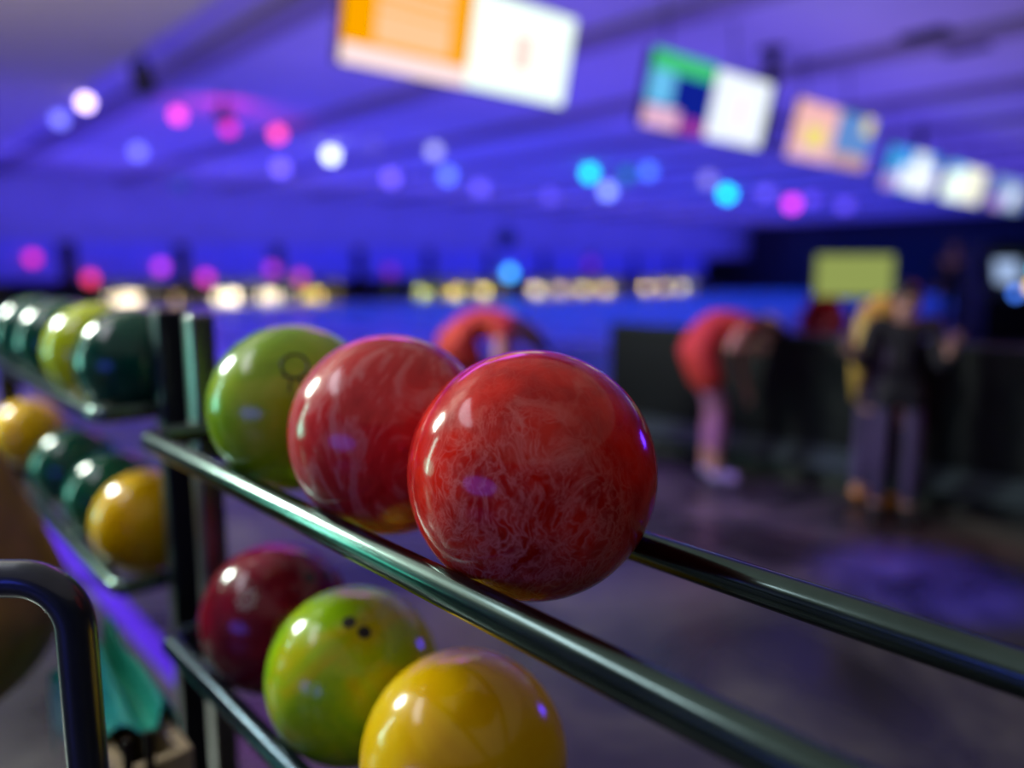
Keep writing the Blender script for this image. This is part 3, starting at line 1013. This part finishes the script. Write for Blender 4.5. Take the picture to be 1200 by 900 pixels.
for k, (kind, lab) in enumerate(SCREENS):
    xl, ys = ((2.70, 4.75), (5.92, 4.82), (8.82, 4.92), (13.1, 5.6), (16.0, 5.7), (18.9, 5.75))[k]
    t = thing('overhead_screen', lab, 'screen', (xl + SW, ys, 2.43), 'overhead screens along the lanes', (-TILT * -1, 0, 0))
    t.rotation_euler = (math.radians(13), 0, 0)
    MB().box((0, 0, SH / 2), (2 * SW + 0.02, 0.06, SH + 0.02), bev=0.008).build('case', BZ, t, smooth=False)
    for hx in (-0.6, 0.6):
        o = MB().tube([(hx, 0.06, SH * 0.6), (hx, 0.36, 1.31)], 0.011, 10).build('hanger_rod', BZ, t)
    L = panel(t, 'screen', OR if kind == 'orange' else PAL['pk'] if kind == 'pastel' else PAL['bl'] if kind == 'green' else PAL['aq'] if kind == 'cyan' else GW if kind == 'white' else PAL['pb'], -SW + 0.01, -0.006, 0.005, SH - 0.005, 0)
    Rr = panel(t, 'screen', GW if kind in ('orange',) else GWB if kind in ('green', 'cyan') else PAL['sb'] if kind == 'pastel' else PAL['wy'] if kind == 'white' else PAL['pb'], 0.006, SW - 0.01, 0.005, SH - 0.005, 0)
    if kind == 'orange':
        panel(L, 'footer_strip', WS, -SW + 0.01, -0.006, 0.0, 0.13)
        for q in range(3):
            panel(L, 'text_line', PO, -SW + 0.2 + 0.03 * q, -0.18, 0.56 - 0.085 * q, 0.62 - 0.085 * q)
        panel(L, 'text_block', PO, -SW + 0.26, -0.18, 0.17, 0.375)
        panel(Rr, 'figure_mark', PK, 0.44, 0.62, 0.2, 0.46)
    elif kind == 'green':
        panel(L, 'top_strip', PAL['gr'], -SW + 0.02, -0.03, 0.52, 0.69)
        panel(L, 'side_strip', PAL['cy'], -SW + 0.02, -0.66, 0.22, 0.52)
        panel(L, 'footer_strip', PAL['lp'], -SW + 0.02, -0.5, 0.01, 0.2)
        panel(L, 'footer_block', PAL['mg'], -0.49, -0.02, 0.01, 0.14)
        panel(Rr, 'figure_mark', PK, 0.48, 0.58, 0.16, 0.5)
    elif kind == 'pastel':
        panel(L, 'yellow_block', PAL['ye'], -SW + 0.3, -0.25, 0.16, 0.42)
        panel(L, 'footer_strip', PAL['lp'], -SW + 0.02, -0.02, 0.01, 0.14)
        panel(Rr, 'footer_strip', PAL['tn'], 0.02, SW - 0.02, 0.01, 0.18)
        panel(Rr, 'yellow_badge', PAL['ye'], 0.72, 0.98, 0.46, 0.68)
    elif kind == 'cyan':
        panel(L, 'lilac_block', PAL['li'], -SW + 0.02, -0.5, 0.01, 0.26)
        panel(L, 'white_block', GWB, -0.45, -0.02, 0.05, 0.42)
        panel(Rr, 'blue_corner', PAL['aq'], 0.6, SW - 0.02, 0.5, 0.68)
    elif kind == 'white':
        panel(L, 'blue_strip', PAL['cy'], -SW + 0.02, -0.3, 0.54, 0.69)
    else:
        panel(L, 'lilac_block', PAL['li'], -SW + 0.02, -0.3, 0.01, 0.3)
        panel(Rr, 'white_block', GWB, 0.1, 0.6, 0.1, 0.5)
for (x, lab) in ((8.82, 'dark hanging pole between the green and pastel overhead screens'), (15.65, 'thin dark hanging pole further along the screen row')):
    t = thing('hanging_pole', lab, 'pole', (x, 5.12 if x < 10 else 5.95, 0))
    MB().tube([(0, 0, 2.55), (0, 0, CZ)], 0.075 if x < 10 else 0.06, 16).build('tube', M['fixture'], t)
    MB().lathe((0, 0, CZ - 0.03), [(0.16, 0.0), (0.16, 0.028)], 20).build('ceiling_plate', M['fixture'], t)
t = thing('ceiling_vent', 'dark slatted ceiling vent at the upper right', 'vent', (10.0, 3.6, CZ - 0.03), rot=(0, 0, math.radians(-6)))
MB().box((0, 0, 0.012), (1.25, 0.5, 0.03), bev=0.006).build('frame', M['wall_dark'], t)
mb = MB()
for k in range(9):
    mb.box((0, -0.2 + 0.05 * k, -0.008), (1.15, 0.03, 0.01), rot=(0.5, 0, 0))
mb.build('slats', M['black'], t)

# ------------------------------------------------------------------ lamps under the ceiling
def ceiling_lamp(loc, rgb, s, label, r):
    t = thing('ceiling_lamp', label, 'lamp', loc, 'small coloured lamps under the ceiling')
    z = (CZ if loc[0] > 2.72 else 3.305) - loc[2]
    MB().lathe((0, 0, z - 0.03), [(0.06, 0), (0.06, 0.029)], 16).build('base', M['fixture'], t)
    MB().tube([(0, 0, r * 0.9), (0, 0, z - 0.02)], 0.012, 8).build('stem', M['fixture'], t)
    MB().ball((0, 0, 0), r, 20, 12).build('globe', glow('lamp_light', rgb, s), t)
LAMPS = [
    ((2.847, 12.882, 3.22), (120, 120, 255), 4.0, 'blue lamp beside the brighter lilac lamp at the soffit edge'),
    ((2.828, 11.387, 3.22), (226, 196, 255), 8.0, 'bright lilac lamp at the grey soffit edge'),
    ((5.22, 17.32), (110, 110, 255), 4.0, 'blue lamp below and left of the pink lamps'),
    ((4.52, 12.91), (235, 70, 190), 4.5, 'leftmost of the three pink lamps under the ceiling'),
    ((5.55, 13.45), (215, 40, 165), 3.5, 'middle magenta lamp of the three pink ones'),
    ((6.43, 13.43), (240, 70, 150), 4.5, 'rightmost of the three pink lamps under the ceiling'),
    ((8.52, 17.71), (115, 95, 255), 4.5, 'violet-blue lamp just left of the whitish lamp'),
    ((8.41, 15.08), (205, 215, 245), 7.0, 'whitish round lamp below the orange screen'),
    ((8.37, 13.32), (95, 85, 215), 1.8, 'faint violet lamp right of the whitish lamp'),
    ((11.59, 17.66), (120, 95, 255), 3.6, 'violet lamp halfway between whitish lamp and twin blue lamps'),
    ((9.69, 13.14), (150, 150, 220), 3.6, 'greyish lilac lamp above the blue lamp under white screen'),
    ((12.38, 16.22), (85, 110, 255), 5.0, 'blue lamp under the white screen half'),
    ((14.95, 18.04), (105, 90, 245), 3.0, 'dim violet lamp right of the blue lamp'),
    ((18.34, 18.52), (95, 80, 235), 2.4, 'dim violet lamp left of the cyan lamp'),
    ((14.71, 13.43), (0, 200, 225), 6.0, 'turquoise lamp left above a pale blue one'),
    ((18.33, 15.98), (120, 140, 255), 5.5, 'pale blue lamp touching the turquoise lamp'),
    ((15.68, 13.02), (20, 130, 180), 1.6, 'faint teal lamp beside the mid-blue lamp'),
    ((15.54, 12.23), (70, 110, 255), 4.0, 'mid-blue lamp below the green-topped screen'),
    ((18.16, 12.27), (130, 120, 210), 2.6, 'greyish violet lamp above the bright cyan lamp'),
    ((21.73, 13.96), (0, 185, 255), 8.0, 'bright cyan lamp right of the pale violet lamps'),
    ((22.15, 12.87), (100, 85, 240), 2.8, 'violet lamp between the cyan and the magenta lamp'),
    ((26.72, 14.44), (205, 55, 205), 5.0, 'magenta lamp below the pastel screen'),
    ((25.05, 12.88), (95, 70, 235), 2.6, 'violet lamp right behind the magenta lamp'),
    ((28.5, 13.32), (95, 75, 235), 2.8, 'rightmost dim violet lamp below the cyan screen'),
    ((7.94, 22.84), (60, 80, 190), 1.2, 'faintest blue lamp low at left near the far wall'),
]
for (xy, c, s, lab) in LAMPS:
    D = xy[0] * 0.669 + xy[1] * 0.743
    ceiling_lamp((xy[0], xy[1], xy[2] if len(xy) > 2 else 3.5), c, s * 0.68, lab, 0.0084 * D)
WALLL = [
    ((4.38, 1.41), (225, 45, 165), 3.2, 'pink lamp far left on the masking panels'),
    ((7.64, 1.19), (190, 60, 215), 3.6, 'orchid lamp on the masking panels, above the dark posts'),
    ((11.1, 1.12), (170, 55, 205), 3.2, 'purple lamp on the masking panel behind the green ball'),
    ((5.74, 0.86), (215, 50, 90), 4.5, 'crimson lamp low on the masking, far left'),
    ((8.94, 0.86), (215, 50, 185), 3.4, 'magenta lamp low on the masking beside the steel post'),
    ((12.07, 0.86), (200, 60, 160), 2.6, 'dusky pink lamp low on the masking over bright pins'),
    ((15.62, 1.07), (140, 40, 200), 1.6, 'faint purple lamp on the masking left of yellow pins'),
    ((21.46, 1.0), (70, 170, 255), 6.0, 'sky blue lamp on the masking under the dark mirror ball'),
    ((26.43, 1.39), (130, 40, 215), 1.4, 'faint violet lamp on the masking, mid right'),
]
for ((x, z), c, s, lab) in WALLL:
    D = x * 0.669 + 24 * 0.743
    t = thing('wall_lamp', lab, 'lamp', (x, 24.125, z), 'small lamps on the masking panels')
    MB().lathe((0, 0, 0), [(0.05, 0.0), (0.05, -0.04)], 14, 'Y').build('base', M['fixture'], t)
    MB().ball((0, -0.16, 0), 0.0072 * D, 18, 10, (1, 0.75, 1)).build('globe', glow('wall_lamp_light', c, s * 0.68), t)
# mirror ball
t = thing('mirror_ball', 'dark mirror ball hanging over the lanes below the white screen', 'mirror ball', (14.19, 16.0, 1.98))
MB().ball((0, 0, 0), 0.27, 28, 18).build('globe', simple('mirror_tiles', (40, 36, 60), 0.25, 0.7, scale=60, var=0.6), t, smooth=False)
MB().tube([(0, 0, 0.26), (0, 0, CZ - 1.98)], 0.012, 8).build('cord', M['fixture'], t)
# stage lamps
def stage_lamp(loc, aim, label):
    t = thing('stage_lamp', label, 'stage lamp', loc)
    d = (V(aim) - V(loc)).normalized()
    MB().tube([-d * 0.16, -d * 0.1, d * 0.12, d * 0.16], 0.1, 20, radii=[0.07, 0.11, 0.11, 0.13]).build('can', M['fixture'], t)
    top = (CZ if loc[0] > 2.72 else 3.305) - loc[2]
    MB().tube([(0.0, 0, 0.08), (0, 0, top)], 0.02, 8).build('yoke', M['fixture'], t)
stage_lamp((4.73, 11.61, 3.34), (5.4, 13.2, 3.7), 'dark stage lamp amid the pink light on the ceiling')
stage_lamp((2.77, 8.88, 3.1), (4.0, 11.0, 1.0), 'dark stage lamp hanging at the edge of grey soffit')

# ------------------------------------------------------------------ screens and cabinet beyond the bench
t = thing('display_screen', 'glowing yellow-green screen on a stand beyond the bench', 'screen', (8.94, 3.98, 0), rot=(0, 0, math.radians(-42)))
MB().box((-0.05, 0, 1.005), (0.94, 0.07, 0.54), bev=0.01).build('case', M['black'], t)
MB().box((-0.05, -0.038, 1.005), (0.88, 0.006, 0.47)).build('panel', glow('green_screen', (182, 198, 108), 0.6), t, smooth=False)
MB().tube([(0, 0.0, 0.02), (0, 0, 0.75)], 0.035, 14).build('pole', M['black'], t)
MB().lathe((0, 0, 0), [(0.28, 0), (0.28, 0.02), (0.05, 0.05)], 24).build('base', M['black'], t)
t = thing('game_cabinet', 'dark game cabinet with pale screen at the right edge', 'game cabinet', (13.55, 3.75, 0), rot=(0, 0, math.radians(-42)))
mb = MB()
prof = [(-0.35, 0), (-0.35, 0.62), (-0.42, 0.7), (-0.30, 0.82), (-0.18, 1.28), (-0.34, 1.34), (-0.34, 1.5), (0.35, 1.5), (0.35, 0)]
n = len(prof)
vs = [(-0.5, y, z) for y, z in prof] + [(0.5, y, z) for y, z in prof]
mb.add(vs, [tuple(range(n))[::-1], tuple(range(n, 2 * n))] + [(i, (i + 1) % n, (i + 1) % n + n, i + n) for i in range(n)])
mb.build('body', M['black'], t, smooth=False)
MB().box((-0.16, -0.252, 1.06), (0.36, 0.012, 0.34), rot=(math.radians(-14.6), 0, 0)).build('screen', glow('cabinet_screen', (170, 196, 240), 0.9), t, smooth=False)
for (x, z, c, s, nm) in ((0.29, 1.10, (60, 190, 225), 5, 'cyan_lamp'), (0.19, 0.84, (220, 180, 70), 4.5, 'yellow_lamp'), (-0.12, 0.74, (60, 110, 220), 4, 'blue_lamp')):
    yy = -0.30 + (z - 0.82) * 0.26 - 0.05 if z > 0.8 else -0.44
    MB().ball((x, yy, z), 0.085 if z > 0.8 else 0.07, 18, 10, (1, 0.6, 1)).build(nm, glow(nm, c, s), t)

# ------------------------------------------------------------------ light
SC.world = bpy.data.worlds.new('world')
SC.world.use_nodes = True
bg = SC.world.node_tree.nodes['Background']
bg.inputs[0].default_value = lin((60, 50, 120))
bg.inputs[1].default_value = 0.02
# blue-violet wash on ceiling and far wall (uplights over the lanes)
area('uplight_far', (20, 17, 2.2), (20, 17.01, 4), 38, 12, (102, 84, 255), 1250)
area('uplight_near', (16, 6.5, 2.2), (16, 6.51, 4), 25, 7, (118, 96, 255), 640)
area('wall_wash', (20, 19.5, 3.3), (20, 24.3, 2.2), 38, 0.5, (116, 100, 255), 320)
area('mask_wash', (20, 22.5, 3.0), (20, 24.2, 1.2), 38, 0.4, (60, 62, 255), 300)
# blue over the lanes
area('lane_light', (24, 15, 3.45), (24, 15.01, 0), 32, 14, (10, 84, 255), 3600, math.radians(110))
area('lane_light_left', (4, 15, 3.25), (4, 15.01, 0), 8, 14, (60, 60, 255), 700, math.radians(110))
# cool white from the desk side at the left, plus room light
area('desk_light', (-1.0, 4.9, 2.6), (0.45, 0.9, 0.8), 0.5, 0.7, (240, 255, 240), 190)
area('desk_strip', (-1.9, 4.5, 1.35), (0.45, 0.8, 0.8), 0.14, 1.7, (190, 255, 232), 22)
area('teal_glow', (-2.7, 5.6, 0.8), (0.4, 1.0, 0.7), 1.8, 0.9, (60, 225, 190), 20, PI, 'ELLIPSE')
area('blue_glow', (-3.4, 0.4, 0.9), (0.35, 0.4, 0.75), 2.2, 1.0, (64, 80, 255), 22, PI, 'ELLIPSE')
area('room_light', (-1.3, 2.4, 3.28), (-1.1, 2.0, 0.0), 1.8, 1.2, (246, 240, 255), 44, PI, 'ELLIPSE')
area('room_fill', (-0.4, -0.6, 3.28), (-0.4, -0.59, 0.0), 9.5, 8.5, (255, 240, 226), 50, PI, 'ELLIPSE')
area('soffit_wash', (-1.0, 4.5, 1.9), (-0.6, 6.5, 3.3), 4, 4, (250, 236, 226), 260)
area('violet_side', (9.5, 0.0, 1.5), (0.5, 0.5, 0.85), 0.8, 0.8, (80, 40, 255), 60)
area('violet_wash', (2.8, 4.8, 3.6), (2.2, 3.2, 0), 2.5, 2.5, (210, 96, 255), 80)
area('ceiling_wash', (9, 3.0, 2.0), (9, 3.01, 4), 8, 5, (214, 190, 255), 42)
spot('violet_patch_fill', (2.5, 0.2, 3.2), (2.74, 0.92, 0), (64, 36, 255), 1500, 15, 0.8)  # added lamp: its pool stands in for a violet reflection on the floor
spot('lavender_patch_fill', (2.0, 2.5, 3.2), (2.6, 2.2, 0), (150, 90, 255), 420, 44, 0.9)  # added lamp, tints the floor purple in front of the bench
spot('red_patch_fill', (4.6, 0.2, 3.2), (3.2, 1.35, 0), (255, 70, 60), 110, 26, 0.9)  # added lamp, its red pool replaces a reflection on the floor
spot('pink_spot', (4.9, 11.9, 3.1), (5.4, 13.2, 3.7), (255, 30, 130), 60, 110, 0.8)

vs_ = SC.view_settings
SC.display_settings.display_device = 'sRGB'
vs_.view_transform = 'Standard'
vs_.look = 'None'
vs_.exposure = 0.0
vs_.gamma = 1.0
vs_.use_curve_mapping = False
SC.cycles.use_denoising = True
SC.cycles.max_bounces = 6
SC.cycles.sample_clamp_indirect = 4
SC.cycles.caustics_reflective = False
SC.cycles.caustics_refractive = False
